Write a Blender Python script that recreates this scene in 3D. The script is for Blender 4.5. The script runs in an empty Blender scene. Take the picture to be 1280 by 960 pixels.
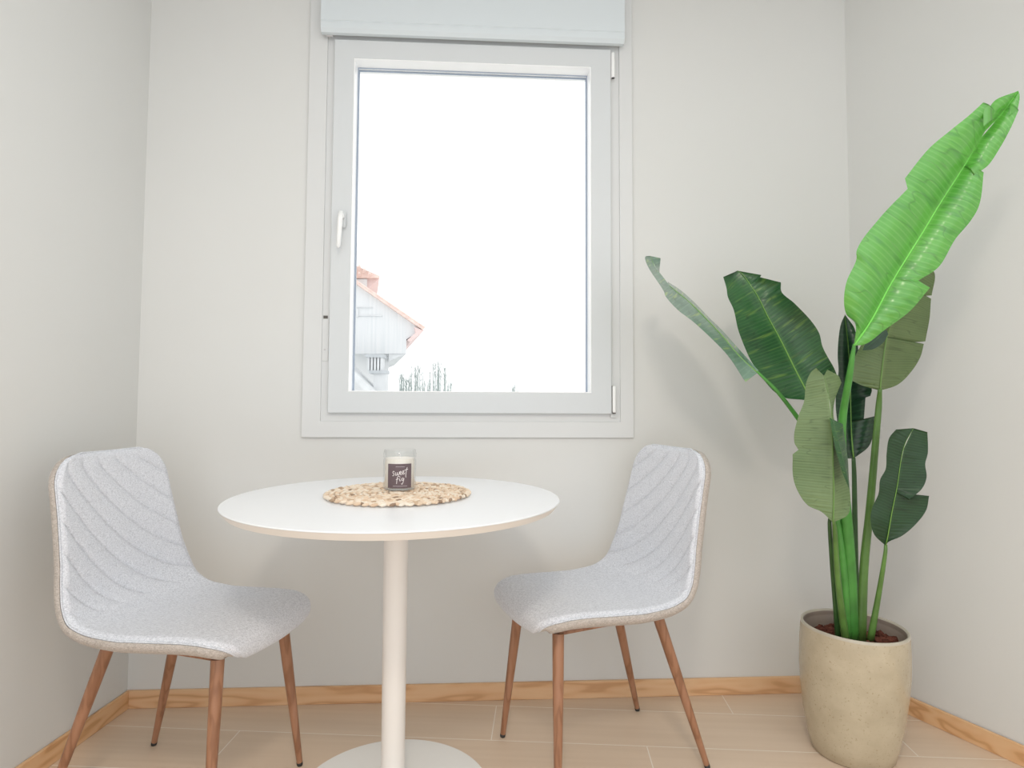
import bpy, bmesh, math, random
from mathutils import Vector, Matrix, noise as mnoise
PI=math.pi
C=bpy.context.scene.collection
random.seed(7)

# ---------------------------------------------------------------- materials
def new_mat(name):
    m=bpy.data.materials.new(name); m.use_nodes=True
    nt=m.node_tree; b=nt.nodes['Principled BSDF']
    return m,nt,b
def N(nt,t,**k):
    n=nt.nodes.new(t)
    for a,v in k.items(): setattr(n,a,v)
    return n
def ramp(nt,fac,stops):
    r=N(nt,'ShaderNodeValToRGB'); e=r.color_ramp.elements
    while len(e)<len(stops): e.new(.5)
    for el,(p,c) in zip(e,stops): el.position=p; el.color=(*c,1)
    nt.links.new(fac,r.inputs[0]); return r.outputs[0]
def math_(nt,op,a,b=None,c=None):
    n=N(nt,'ShaderNodeMath',operation=op)
    for i,x in enumerate((a,b,c)):
        if x is None: continue
        if isinstance(x,(int,float)): n.inputs[i].default_value=x
        else: nt.links.new(x,n.inputs[i])
    return n.outputs[0]
def mixc(nt,fac,a,b):
    n=N(nt,'ShaderNodeMix',data_type='RGBA')
    for s,x in ((n.inputs[0],fac),(n.inputs[6],a),(n.inputs[7],b)):
        if isinstance(x,(int,float)): s.default_value=x
        elif isinstance(x,tuple): s.default_value=(*x,1)
        else: nt.links.new(x,s)
    return n.outputs[2]
def noise(nt,scale,detail=3,rough=.5,coord='Object',stretch=None,dist=0):
    tc=N(nt,'ShaderNodeTexCoord'); o=tc.outputs[coord]
    if stretch:
        mp=N(nt,'ShaderNodeMapping'); mp.inputs['Scale'].default_value=stretch
        nt.links.new(o,mp.inputs[0]); o=mp.outputs[0]
    n=N(nt,'ShaderNodeTexNoise'); n.inputs['Scale'].default_value=scale; n.inputs['Detail'].default_value=detail
    n.inputs['Roughness'].default_value=rough; n.inputs['Distortion'].default_value=dist
    nt.links.new(o,n.inputs['Vector']); return n.outputs['Fac']
def bump(nt,b,h,strength,dist=.001):
    n=N(nt,'ShaderNodeBump'); n.inputs['Strength'].default_value=strength; n.inputs['Distance'].default_value=dist
    nt.links.new(h,n.inputs['Height']); nt.links.new(n.outputs[0],b.inputs['Normal'])
def plain(name,col,rough=.5,spec=.5,var=.04,scale=6,bmp=0,metal=0,coord='Object'):
    m,nt,b=new_mat(name)
    f=noise(nt,scale,3,coord=coord)
    c2=tuple(max(0,c*(1-var)) for c in col); c3=tuple(min(1,c*(1+var)) for c in col)
    nt.links.new(ramp(nt,f,[(.3,c2),(.7,c3)]),b.inputs['Base Color'])
    b.inputs['Roughness'].default_value=rough; b.inputs['Specular IOR Level'].default_value=spec; b.inputs['Metallic'].default_value=metal
    if bmp:
        f2=noise(nt,180,2,coord=coord); bump(nt,b,f2,bmp)
    return m
def wood(name,dark,mid,light,axis=0,scale=1.,rough=.45,rings=9,coord='Object'):
    m,nt,b=new_mat(name)
    tc=N(nt,'ShaderNodeTexCoord'); mp=N(nt,'ShaderNodeMapping')
    st=[1,1,1]; st=[7*scale]*3; st[axis]=1.2*scale
    mp.inputs['Scale'].default_value=st; nt.links.new(tc.outputs[coord],mp.inputs[0])
    n=N(nt,'ShaderNodeTexNoise'); n.inputs['Scale'].default_value=1.6; n.inputs['Detail'].default_value=2; nt.links.new(mp.outputs[0],n.inputs[0])
    w=math_(nt,'SINE',math_(nt,'MULTIPLY',n.outputs['Fac'],rings*6.28))
    w=math_(nt,'MULTIPLY_ADD',w,.5,.5)
    c=ramp(nt,w,[(0,dark),(.25,mid),(1,light)])
    f2=noise(nt,60*scale,2,stretch=tuple(.08 if i==axis else 1 for i in range(3)),coord=coord)
    c=mixc(nt,math_(nt,'MULTIPLY',f2,.35),c,mid)
    nt.links.new(c,b.inputs['Base Color']); b.inputs['Roughness'].default_value=rough
    return m
M={}
M['wall']=plain('wall_paint',(.702,.708,.695),.75,.2,.012,1.5,.04)
M['ceil']=plain('ceiling_paint',(.86,.86,.85),.8,.2,.01,1.5)
M['bead']=plain('skylit_bead_white',(.95,.96,.97),.3,.5,.003,3)  # whiter than the sash: sky light on the reveal put into the colour
M['upvc']=plain('white_upvc',(.66,.685,.70),.35,.4,.006,3)
M['upvc2']=plain('white_upvc_trim',(.69,.70,.70),.4,.4,.006,3)
M['box']=plain('shutter_box_white',(.68,.735,.765),.4,.4,.006,3)
M['seal']=plain('glazing_seal_grey',(.42,.48,.58),.5,.3,.02,3)
M['dark']=plain('dark_gap',(.12,.11,.10),.6,.3)
M['strap']=plain('grey_webbing',(.58,.57,.58),.8,.2,.04,80,.1)
M['handle']=plain('handle_white',(.92,.93,.93),.25,.5,.005,3)
M['base']=wood('pine_skirting',(.58,.32,.16),(.72,.44,.24),(.78,.52,.31),0,1.3,.45,5)
M['basey']=wood('pine_skirting_side',(.58,.31,.14),(.72,.43,.22),(.77,.50,.28),1,1.3,.45,5)
M['leg']=wood('walnut_leg',(.25,.115,.06),(.34,.165,.09),(.385,.195,.115),2,3.,.38,3)
M['cap']=plain('black_rubber',(.03,.028,.026),.5)
M['table']=plain('white_laminate',(.86,.875,.90),.30,.5,.004,2)
M['edge']=plain('table_edge',(.84,.80,.75),.45,.4,.01,4)
M['pole']=plain('white_steel_pole',(.82,.79,.76),.35,.5,.006,3)
M['tbase']=plain('white_steel_base',(.92,.93,.92),.22,.5,.006,3)
M['wax']=plain('cream_wax',(.90,.85,.78),.5,.4,.02,30)
M['label']=plain('plum_brown_paper',(.155,.115,.13),.6,.3,.10,25)
M['ink']=plain('white_ink',(.86,.83,.84),.6,.3,.01)
M['ink2']=plain('pale_ink',(.60,.55,.58),.6,.3,.01)
M['soil']=plain('red_brown_bark',(.13,.045,.03),.9,.2,.45,60,.6)
def fabric(name,a,b_,c):
    m,nt,b=new_mat(name)
    f=noise(nt,700,3,.7,stretch=(1,.5,1)); g=noise(nt,330,3,.6,stretch=(1,.4,1))
    h=math_(nt,'MULTIPLY_ADD',g,.45,math_(nt,'MULTIPLY',f,.55))
    nt.links.new(ramp(nt,h,[(.36,a),(.5,b_),(.62,c)]),b.inputs['Base Color'])
    b.inputs['Roughness'].default_value=.95; b.inputs['Specular IOR Level'].default_value=.1
    b.inputs['Sheen Weight'].default_value=.25; b.inputs['Sheen Roughness'].default_value=.4
    bump(nt,b,h,.5,.0008); return m
M['fabric']=fabric('light_grey_wool',(.46,.475,.52),(.66,.68,.73),(.80,.82,.87))
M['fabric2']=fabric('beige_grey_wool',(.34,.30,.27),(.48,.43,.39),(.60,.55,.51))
# glazed pot
m,nt,b=new_mat('speckled_glaze')
f=noise(nt,14,4,.6); f2=noise(nt,160,2,.6)
c=ramp(nt,f,[(.3,(.47,.40,.285)),(.7,(.56,.49,.36))])
c=mixc(nt,ramp(nt,f2,[(.62,(0,0,0)),(.70,(.55,.55,.55))]),c,(.34,.26,.16))
vo=N(nt,'ShaderNodeTexVoronoi'); vo.inputs['Scale'].default_value=8; tc=N(nt,'ShaderNodeTexCoord'); nt.links.new(tc.outputs['Object'],vo.inputs[0])
c=mixc(nt,ramp(nt,vo.outputs['Distance'],[(.03,(1,1,1)),(.05,(0,0,0))]),c,(.16,.09,.04))
nt.links.new(c,b.inputs['Base Color']); b.inputs['Roughness'].default_value=.22; bump(nt,b,f,.25,.002); M['pot']=m
M['potin']=plain('pot_inside_glaze',(.34,.28,.24),.35,.4,.12,12)
M['potrim']=plain('pot_rim_glaze',(.50,.46,.38),.3,.5,.10,20)
# clear glass and window pane
def thin_glass(name,tint,refl):
    m,nt,b=new_mat(name); nt.nodes.remove(b)
    t=N(nt,'ShaderNodeBsdfTransparent'); t.inputs[0].default_value=(*tint,1)
    g=N(nt,'ShaderNodeBsdfGlossy'); g.inputs['Roughness'].default_value=.02
    lw=N(nt,'ShaderNodeLayerWeight'); lw.inputs[0].default_value=.5
    mx=N(nt,'ShaderNodeMixShader'); nt.links.new(math_(nt,'MULTIPLY_ADD',math_(nt,'POWER',lw.outputs['Facing'],4),refl,.04*min(1,refl*3)),mx.inputs[0])
    nt.links.new(t.outputs[0],mx.inputs[1]); nt.links.new(g.outputs[0],mx.inputs[2])
    nt.links.new(mx.outputs[0],nt.nodes['Material Output'].inputs[0]); return m
M['pane']=thin_glass('window_pane_glass',(.985,.99,.99),.10)
M['jar']=thin_glass('jar_glass',(.985,.99,.99),.75)
# wood-look floor tiles: 1.2 x 0.2 m planks, laid slightly askew to the window wall
m,nt,b=new_mat('wood_look_floor_tiles')
g=N(nt,'ShaderNodeNewGeometry'); sp=N(nt,'ShaderNodeSeparateXYZ'); nt.links.new(g.outputs['Position'],sp.inputs[0])
cT,sT=math.cos(.1177),math.sin(.1177)
P_=math_(nt,'SUBTRACT',math_(nt,'MULTIPLY',sp.outputs[0],cT),math_(nt,'MULTIPLY',sp.outputs[1],sT))
Q_=math_(nt,'ADD',math_(nt,'MULTIPLY',sp.outputs[0],sT),math_(nt,'MULTIPLY',sp.outputs[1],cT))
q=math_(nt,'DIVIDE',math_(nt,'SUBTRACT',Q_,1.6505),.2025)
k=math_(nt,'FLOOR',q); qf=math_(nt,'FRACT',q)
pp=math_(nt,'DIVIDE',math_(nt,'ADD',math_(nt,'SUBTRACT',P_,.297),math_(nt,'MULTIPLY',k,.447)),1.197)
kp=math_(nt,'FLOOR',pp); pf=math_(nt,'FRACT',pp)
def near(f,w): # distance to nearest grid line
    return math_(nt,'LESS_THAN',math_(nt,'MINIMUM',f,math_(nt,'SUBTRACT',1,f)),w)
gr=math_(nt,'MAXIMUM',near(qf,.0014/.2025),near(pf,.0014/1.197))
cb=N(nt,'ShaderNodeCombineXYZ'); nt.links.new(math_(nt,'MULTIPLY',P_,1.6),cb.inputs[0]); nt.links.new(math_(nt,'MULTIPLY',Q_,42),cb.inputs[1]); nt.links.new(math_(nt,'MULTIPLY_ADD',k,7.3,kp),cb.inputs[2])
n=N(nt,'ShaderNodeTexNoise'); n.inputs['Scale'].default_value=1; n.inputs['Detail'].default_value=4; nt.links.new(cb.outputs[0],n.inputs[0])
c=ramp(nt,n.outputs['Fac'],[(.25,(.66,.515,.385)),(.75,(.735,.59,.455))])
wn=N(nt,'ShaderNodeTexWhiteNoise',noise_dimensions='2D'); cb2=N(nt,'ShaderNodeCombineXYZ'); nt.links.new(k,cb2.inputs[0]); nt.links.new(kp,cb2.inputs[1]); nt.links.new(cb2.outputs[0],wn.inputs['Vector'])
c=mixc(nt,math_(nt,'MULTIPLY',wn.outputs[0],.25),c,(.75,.62,.50))
c=mixc(nt,gr,c,(.86,.79,.70))
nt.links.new(c,b.inputs['Base Color']); b.inputs['Roughness'].default_value=.38; b.inputs['Specular IOR Level'].default_value=.4
bump(nt,b,math_(nt,'SUBTRACT',1,gr),.3,.001); M['floor']=m
# leaves
def leafmat(name,a,b_,vein,band=None,bandamt=.0,rough=.34,trans=.12,rows=46,tip=None,sheen=0.0):
    m,nt,b=new_mat(name)
    uv=N(nt,'ShaderNodeUVMap'); s=N(nt,'ShaderNodeSeparateXYZ'); nt.links.new(uv.outputs[0],s.inputs[0])
    au=math_(nt,'ABSOLUTE',s.outputs[0])
    w=math_(nt,'MULTIPLY_ADD',math_(nt,'SINE',math_(nt,'MULTIPLY',s.outputs[1],rows*6.28)),.5,.5)
    f=noise(nt,9,4,.6)
    c=ramp(nt,f,[(.3,a),(.72,b_)])
    c=mixc(nt,math_(nt,'MULTIPLY',math_(nt,'POWER',w,6),.30),c,vein)
    if band:
        cb=N(nt,'ShaderNodeCombineXYZ'); nt.links.new(math_(nt,'MULTIPLY',s.outputs[0],.9),cb.inputs[0]); nt.links.new(math_(nt,'MULTIPLY',s.outputs[1],30),cb.inputs[1])
        n=N(nt,'ShaderNodeTexNoise'); n.inputs['Scale'].default_value=1; nt.links.new(cb.outputs[0],n.inputs[0])
        c=mixc(nt,math_(nt,'MULTIPLY',ramp(nt,n.outputs['Fac'],[(.58,(0,0,0)),(.68,(1,1,1))]),bandamt),c,band)
    cc=N(nt,'ShaderNodeCombineXYZ'); nt.links.new(math_(nt,'MULTIPLY',s.outputs[1],13),cc.inputs[0]); nt.links.new(math_(nt,'MULTIPLY',s.outputs[0],.55),cc.inputs[1])
    cn=N(nt,'ShaderNodeTexNoise'); cn.inputs['Scale'].default_value=1; cn.inputs['Detail'].default_value=1; nt.links.new(cc.outputs[0],cn.inputs[0])
    c=mixc(nt,math_(nt,'MULTIPLY',ramp(nt,cn.outputs['Fac'],[(.485,(0,0,0)),(.5,(1,1,1)),(.515,(0,0,0))]),.45),c,tuple(x*.45 for x in a))
    mr=math_(nt,'SUBTRACT',1,math_(nt,'SMOOTH_MIN',math_(nt,'MULTIPLY',au,9),1,.2))
    c=mixc(nt,math_(nt,'MULTIPLY',mr,.55),c,vein)
    nt.links.new(c,b.inputs['Base Color']); b.inputs['Roughness'].default_value=rough
    b.inputs['Specular IOR Level'].default_value=.5; b.inputs['Coat Weight'].default_value=sheen; b.inputs['Coat Roughness'].default_value=.42; b.inputs['Coat IOR'].default_value=1.9
    bump(nt,b,w,.22,.0008)
    t=N(nt,'ShaderNodeBsdfTranslucent'); nt.links.new(c,t.inputs[0]); mx=N(nt,'ShaderNodeMixShader'); mx.inputs[0].default_value=trans
    nt.links.new(b.outputs[0],mx.inputs[1]); nt.links.new(t.outputs[0],mx.inputs[2]); nt.links.new(mx.outputs[0],nt.nodes['Material Output'].inputs[0])
    return m
M['l_bright']=leafmat('lit_green_leaf',(.075,.38,.03),(.13,.50,.055),(.26,.62,.16),(.035,.26,.025),.5,.24,.2,58,sheen=.8)  # light falling on the top leaf is put into its brighter green
M['l_dark']=leafmat('deep_green_leaf',(.012,.058,.018),(.030,.12,.036),(.08,.22,.06),(.26,.42,.08),.30,.30,.05,44)
M['l_darkr']=leafmat('small_deep_green_leaf',(.007,.034,.010),(.014,.060,.018),(.035,.10,.03),None,0,.45,.05,44)
M['l_vdark']=leafmat('blackish_green_leaf',(.007,.030,.014),(.02,.07,.032),(.055,.15,.065),None,0,.28,.04,26)
M['l_olive']=leafmat('grey_green_leaf_underside',(.12,.19,.075),(.19,.27,.12),(.27,.38,.18),None,0,.38,.12,54)
M['l_olive2']=leafmat('olive_leaf_underside',(.105,.16,.06),(.15,.215,.085),(.20,.28,.11),None,0,.45,.12,56)
M['l_edge']=leafmat('sheen_green_leaf',(.10,.20,.14),(.17,.30,.22),(.26,.42,.30),(.36,.50,.16),.7,.22,.1,30,sheen=.8)  # white sheen of this leaf is partly put into a paler base colour
M['s_sg']=plain('bright_green_stalk',(.07,.27,.045),.4,.5,.25,14)
M['s_sd']=plain('dark_green_stalk',(.035,.10,.025),.4,.5,.25,14)
M['s_so']=plain('olive_green_stalk',(.10,.21,.045),.4,.5,.25,14)
M['rib_bright']=plain('lime_midrib',(.22,.72,.12),.35)
M['rib_dark']=plain('yellow_green_midrib',(.18,.36,.07),.35)
M['rib_olive']=plain('olive_midrib',(.13,.25,.06),.4)
# outdoors; tile and twig colours washed out to imitate haze and overexposure
M['ext']=plain('white_render',(.74,.755,.765),.8,.1,.02,2)
m,nt,b=new_mat('white_board_cladding')
w=noise(nt,5,2,.6,stretch=(6,.3,.15)); nt.links.new(ramp(nt,w,[(.3,(.66,.69,.71)),(.7,(.76,.77,.78))]),b.inputs['Base Color']); b.inputs['Roughness'].default_value=.8; M['clad']=m
M['tile']=plain('washed_out_clay_tile',(.80,.63,.57),.8,.2,.12,9)
M['soffit']=plain('pink_eaves',(.78,.62,.60),.8,.2,.05,9)
M['concrete']=plain('pale_concrete',(.68,.70,.715),.8,.2,.06,9)
M['slot']=plain('chimney_slot',(.50,.53,.555),.8,.2,.06,9)
M['twig']=plain('washed_out_twigs',(.50,.56,.55),.9,.1,.08,9)
M['ground']=plain('pale_ground',(.75,.76,.74),.9,.1,.05,1)

# ---------------------------------------------------------------- helpers
def obj(name,bm,mat,parent=None,smooth=False,loc=(0,0,0)):
    me=bpy.data.meshes.new(name); bmesh.ops.recalc_face_normals(bm,faces=bm.faces[:]) if not getattr(bm,'_keep',False) else None
    bm.to_mesh(me); bm.free(); me.materials.append(M[mat] if isinstance(mat,str) else mat)
    if smooth:
        for p in me.polygons: p.use_smooth=True
    o=bpy.data.objects.new(name,me); C.objects.link(o); o.location=loc
    if parent: o.parent=parent
    return o
def autosmooth(o,deg=35):
    me=o.data
    me.set_sharp_from_angle(angle=math.radians(deg)); return o
def thing(name,label,cat,loc=(0,0,0),rotz=0,group=None):
    o=bpy.data.objects.new(name,None); C.objects.link(o); o.location=loc; o.rotation_euler=(0,0,rotz); o.empty_display_size=.1
    o['label']=label; o['category']=cat
    if group: o['group']=group
    return o
def tag(o,label,cat,group=None):
    o['label']=label; o['category']=cat
    if group: o['group']=group
    return o
def struct(o): o['kind']='structure'; return o
def box(bm,x0,x1,y0,y1,z0,z1):
    v=[bm.verts.new((x,y,z)) for z in (z0,z1) for y in (y0,y1) for x in (x0,x1)]
    for f in ((0,2,3,1),(4,5,7,6),(0,1,5,4),(1,3,7,5),(3,2,6,7),(2,0,4,6)): bm.faces.new([v[i] for i in f])
    return v
def prism(bm,poly,z0,z1):
    a=[bm.verts.new((x,y,z0)) for x,y in poly]; b=[bm.verts.new((x,y,z1)) for x,y in poly]
    bm.faces.new(a[::-1]); bm.faces.new(b); n=len(a)
    for i in range(n): bm.faces.new((a[i],a[(i+1)%n],b[(i+1)%n],b[i]))
def prism_y(bm,poly,y0,y1):   # poly in x,z
    a=[bm.verts.new((x,y0,z)) for x,z in poly]; b=[bm.verts.new((x,y1,z)) for x,z in poly]
    bm.faces.new(a); bm.faces.new(b[::-1]); n=len(a)
    for i in range(n): bm.faces.new((a[i],b[i],b[(i+1)%n],a[(i+1)%n]))
def bev(o,w,seg=2):
    md=o.modifiers.new('bevel','BEVEL'); md.width=w; md.segments=seg; md.limit_method='ANGLE'; md.angle_limit=math.radians(40); return o
def lathe(bm,prof,n=64,cx=0,cy=0,cap0=True,cap1=True,fn=None):
    rings=[]
    for r,z in prof:
        ring=[]
        for i in range(n):
            a=2*PI*i/n; p=Vector((cx+r*math.cos(a),cy+r*math.sin(a),z))
            if fn: p=fn(p)
            ring.append(bm.verts.new(p))
        rings.append(ring)
    for A_,B_ in zip(rings[:-1],rings[1:]):
        for i in range(n): bm.faces.new((A_[i],A_[(i+1)%n],B_[(i+1)%n],B_[i]))
    if cap0: bm.faces.new(rings[0][::-1])
    if cap1: bm.faces.new(rings[-1])
def tube(bm,pts,rad,n=10,flat=None):
    pts=[Vector(p) for p in pts]; rings=[]; up=Vector((0,1,0))
    for i,p in enumerate(pts):
        d=(pts[min(i+1,len(pts)-1)]-pts[max(i-1,0)]).normalized()
        a=d.cross(up)
        if a.length<1e-3: a=d.cross(Vector((1,0,0)))
        a.normalize(); b_=a.cross(d).normalized(); r=rad[i] if hasattr(rad,'__len__') else rad
        rings.append([bm.verts.new(p+a*math.cos(2*PI*k/n)*r+b_*math.sin(2*PI*k/n)*r*(flat or 1)) for k in range(n)])
    for A_,B_ in zip(rings[:-1],rings[1:]):
        for k in range(n): bm.faces.new((A_[k],A_[(k+1)%n],B_[(k+1)%n],B_[k]))
    bm.faces.new(rings[0][::-1]); bm.faces.new(rings[-1])
def interp(xs,ys,x):
    if x<=xs[0]: return ys[0]
    for i in range(len(xs)-1):
        if x<=xs[i+1]:
            t=(x-xs[i])/(xs[i+1]-xs[i]); return ys[i]+(ys[i+1]-ys[i])*t
    return ys[-1]
def catmull(P,n):
    P=[Vector(p) for p in P]; Q=[2*P[0]-P[1]]+P+[2*P[-1]-P[-2]]; out=[]
    for i in range(1,len(Q)-2):
        for j in range(n):
            t=j/n; a,b_,c,d=Q[i-1],Q[i],Q[i+1],Q[i+2]
            out.append(.5*((2*b_)+(c-a)*t+(2*a-5*b_+4*c-d)*t*t+(3*b_-a-3*c+d)*t*t*t))
    out.append(P[-1]); return out

# ---------------------------------------------------------------- room shell
D=2.1037; XL=-1.086; XR=1.3375; H=2.46; YB=-.5
tl,tr=math.tan(.1351),math.tan(.3895)
xl=XL-(D-YB)*tl; xr=XR+(D-YB)*tr
bm=bmesh.new(); prism(bm,[(XL-.3,D+.2),(XR+.3,D+.2),(xr+.3,YB),(xl-.3,YB)],-.12,0); struct(obj('floor',bm,'floor'))
bm=bmesh.new(); prism(bm,[(XL-.3,D+.2),(XR+.3,D+.2),(xr+.3,YB),(xl-.3,YB)],H,H+.1); struct(obj('ceiling',bm,'ceil'))
WX0,WX1,WZ0,WZ1=-.497,.512,.907,2.36
bm=bmesh.new(); T=.14
xs=[XL-.3,WX0,WX1,XR+.3]; zs=[0,WZ0,WZ1,H]
for y in (D,D+T):
    g=[[bm.verts.new((x,y,z)) for z in zs] for x in xs]
    for i in range(3):
        for j in range(3):
            if i==1 and j==1: continue
            f=(g[i][j],g[i+1][j],g[i+1][j+1],g[i][j+1]); bm.faces.new(f if y==D else f[::-1])
    if y==D: g0=g
for a,b_ in (((1,1),(2,1)),((2,1),(2,2)),((2,2),(1,2)),((1,2),(1,1)),((0,0),(1,0)),((1,0),(2,0)),((2,0),(3,0)),((3,0),(3,1)),((3,1),(3,2)),((3,2),(3,3)),((3,3),(2,3)),((2,3),(1,3)),((1,3),(0,3)),((0,3),(0,2)),((0,2),(0,1)),((0,1),(0,0))):
    bm.faces.new((g0[a[0]][a[1]],g0[b_[0]][b_[1]],g[b_[0]][b_[1]],g[a[0]][a[1]]))
struct(obj('wall_back',bm,'wall'))
bm=bmesh.new(); prism(bm,[(XL,D),(xl,YB),(xl-.14,YB),(XL-.14,D)],0,H); struct(obj('wall_left',bm,'wall'))
bm=bmesh.new(); prism(bm,[(XR,D),(XR+.14,D),(xr+.14,YB),(xr,YB)],0,H); struct(obj('wall_right',bm,'wall'))
hb=.0552; tb=.011
bm=bmesh.new(); box(bm,XL,XR,D-tb,D,0,hb); struct(bev(obj('baseboard_back',bm,'base'),.0015,1))
bm=bmesh.new(); prism(bm,[(XL,D-tb),(XL+tb,D-tb),(xl+tb,YB),(xl,YB)],0,hb); struct(bev(obj('baseboard_left',bm,'basey'),.0015,1))
bm=bmesh.new(); prism(bm,[(XR,D-tb),(xr,YB),(xr-tb,YB),(XR-tb,D-tb)],0,hb); struct(bev(obj('baseboard_right',bm,'basey'),.0015,1))

# ---------------------------------------------------------------- window
def ring(bm,o,i,y0,y1):   # rectangular ring: outer, inner (x0,x1,z0,z1), front y0, back y1
    def v(r,y): return [bm.verts.new(p) for p in ((r[0],y,r[2]),(r[1],y,r[2]),(r[1],y,r[3]),(r[0],y,r[3]))]
    a,b_,c,d=v(o,y0),v(i,y0),v(o,y1),v(i,y1)
    for k in range(4):
        j=(k+1)%4
        bm.faces.new((a[k],a[j],b_[j],b_[k])); bm.faces.new((c[j],c[k],d[k],d[j]))
        bm.faces.new((a[j],a[k],c[k],c[j])); bm.faces.new((b_[k],b_[j],d[j],d[k]))
win=bpy.data.objects.new('window_1',None); C.objects.link(win); win.location=(0,D,1.5); struct(win)
def wobj(name,bm,mat,parent=None,**k):
    bmesh.ops.translate(bm,verts=bm.verts[:],vec=(0,-D,-1.5)); return obj(name,bm,mat,parent or win,**k)
bm=bmesh.new(); ring(bm,(-.556,.556,.859,H-.02),(-.495,.510,.913,2.34),D-.010,D-.0005); bev(wobj('window_trim',bm,'upvc2'),.002,2)
bm=bmesh.new(); ring(bm,(-.496,.511,.908,2.355),(-.44,.445,.985,2.17),D-.004,D+.09); bev(wobj('window_frame',bm,'upvc2'),.001,1)
bm=bmesh.new(); ring(bm,(-.470,.478,.940,2.206),(-.4025,.4075,1.0115,2.1405),D-.022,D+.075); sash=bev(wobj('sash',bm,'upvc'),.003,3)
bm=bmesh.new(); ring(bm,(-.4030,.4080,1.0110,2.1410),(-.400,.405,1.014,2.138),D-.0215,D+.074); wobj('glazing_bead',bm,'bead',sash)
bm=bmesh.new(); ring(bm,(-.4028,.4078,1.0112,2.1408),(-.3970,.4015,1.0145,2.1345),D+.032,D+.0335); wobj('glazing_seal',bm,'seal',sash)
bm=bmesh.new(); ring(bm,(-.4028,.4078,1.0112,2.1408),(-.3960,.4010,1.0145,2.1320),D+.0485,D+.050); wobj('glazing_seal',bm,'seal',sash)
bm=bmesh.new(); box(bm,-.402,.407,D+.038,D+.042,1.012,2.140); wobj('pane',bm,'pane',sash)
# handle
bm=bmesh.new(); box(bm,-.441,-.419,D-.036,D-.028,1.555,1.61); hp=bev(wobj('handle_plate',bm,'upvc',sash),.004,3)
bm=bmesh.new(); tube(bm,[(-.430,D-.03,1.592),(-.430,D-.062,1.592)],.0085,16); tube(bm,[(-.430,D-.060,1.602),(-.431,D-.064,1.575),(-.434,D-.063,1.52),(-.436,D-.060,1.487),(-.436,D-.058,1.482)],[.007,.0085,.0075,.0065,.004],14)
wobj('window_handle',bm,'handle',sash,smooth=True)
# hinges on the right
for z0,z1 in ((2.105,2.195),(.945,1.035)):
    bm=bmesh.new(); tube(bm,[(.486,D-.020,z0),(.486,D-.020,z0+.004),(.486,D-.020,z1-.003),(.486,D-.020,z1)],[.005,.0062,.0062,.005],14)
    wobj('hinge',bm,'handle',smooth=True)
    bm=bmesh.new(); zc=z0 if z0<1.5 else z1; tube(bm,[(.486,D-.020,z0-.004 if z0<1.5 else z0),(.486,D-.020,z0-.0005 if z0<1.5 else z0+.003)],.0058,14); box(bm,.478,.481,D-.021,D-.015,z0,z1); wobj('hinge_gap',bm,'dark' if z0<1.5 else 'strap')
bm=bmesh.new(); box(bm,.476,.496,D-.012,D+.005,.928,.942); wobj('hinge_foot',bm,'upvc2')
# roller shutter strap, its slot and the cover plate
bm=bmesh.new(); box(bm,-.4945,-.477,D-.002,D+.001,1.262,2.24); wobj('shutter_strap',bm,'strap')
bm=bmesh.new(); box(bm,-.492,-.478,D-.006,D-.001,1.254,1.264); wobj('strap_slot',bm,'dark')
bm=bmesh.new(); box(bm,-.4955,-.4735,D-.006,D+.003,1.112,1.254); pl=bev(wobj('strap_cover_plate',bm,'upvc2'),.0015,2)
bm=bmesh.new(); tube(bm,[(-.4855,D-.0075,1.150),(-.4855,D-.005,1.150)],.0032,12); wobj('screw',bm,'strap',pl)
# roller shutter box with a bevelled lower edge
bm=bmesh.new()
prof=[(D-.001,2.232),(D-.030,2.214),(D-.042,2.216),(D-.050,2.228),(D-.052,2.246),(D-.050,2.248),(D-.050,2.252),(D-.052,2.254),(D-.052,H-.005),(D-.001,H-.005)]
a=[bm.verts.new((-.510,y,z)) for y,z in prof]; b_=[bm.verts.new((.520,y,z)) for y,z in prof]
bm.faces.new(a); bm.faces.new(b_[::-1])
for i in range(len(a)): bm.faces.new((a[i],b_[i],b_[(i+1)%len(a)],a[(i+1)%len(a)]))
wobj('shutter_box',bm,'box')
bm=bmesh.new(); tube(bm,[(-.4955,D-.025,2.2145),(-.475,D-.025,2.2145)],.004,8); wobj('strap_guide',bm,'strap')

# ---------------------------------------------------------------- chairs
def resample(P,n):
    Q=catmull([(0,y,z) for y,z in P],12); L=[0]
    for a,b_ in zip(Q[:-1],Q[1:]): L.append(L[-1]+(b_-a).length)
    out=[]
    for i in range(n+1):
        s=L[-1]*i/n; j=0
        while j<len(L)-2 and L[j+1]<s: j+=1
        t=(s-L[j])/(L[j+1]-L[j]); out.append(Q[j].lerp(Q[j+1],t))
    return out,L[-1]
SPINE=[(.241,.400),(.249,.418),(.243,.436),(.215,.447),(.15,.449),(.05,.442),(-.05,.436),(-.115,.438),(-.165,.456),(-.198,.494),(-.216,.545),(-.230,.61),(-.245,.69),(-.262,.78),(-.275,.846)]
HWX=[0,.05,.12,.22,.34,.44,.52,.60,.72,.84,.95]
HWY=[.181,.187,.193,.199,.207,.211,.204,.189,.178,.171,.162]
FO,BO=.015,-.025
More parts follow.
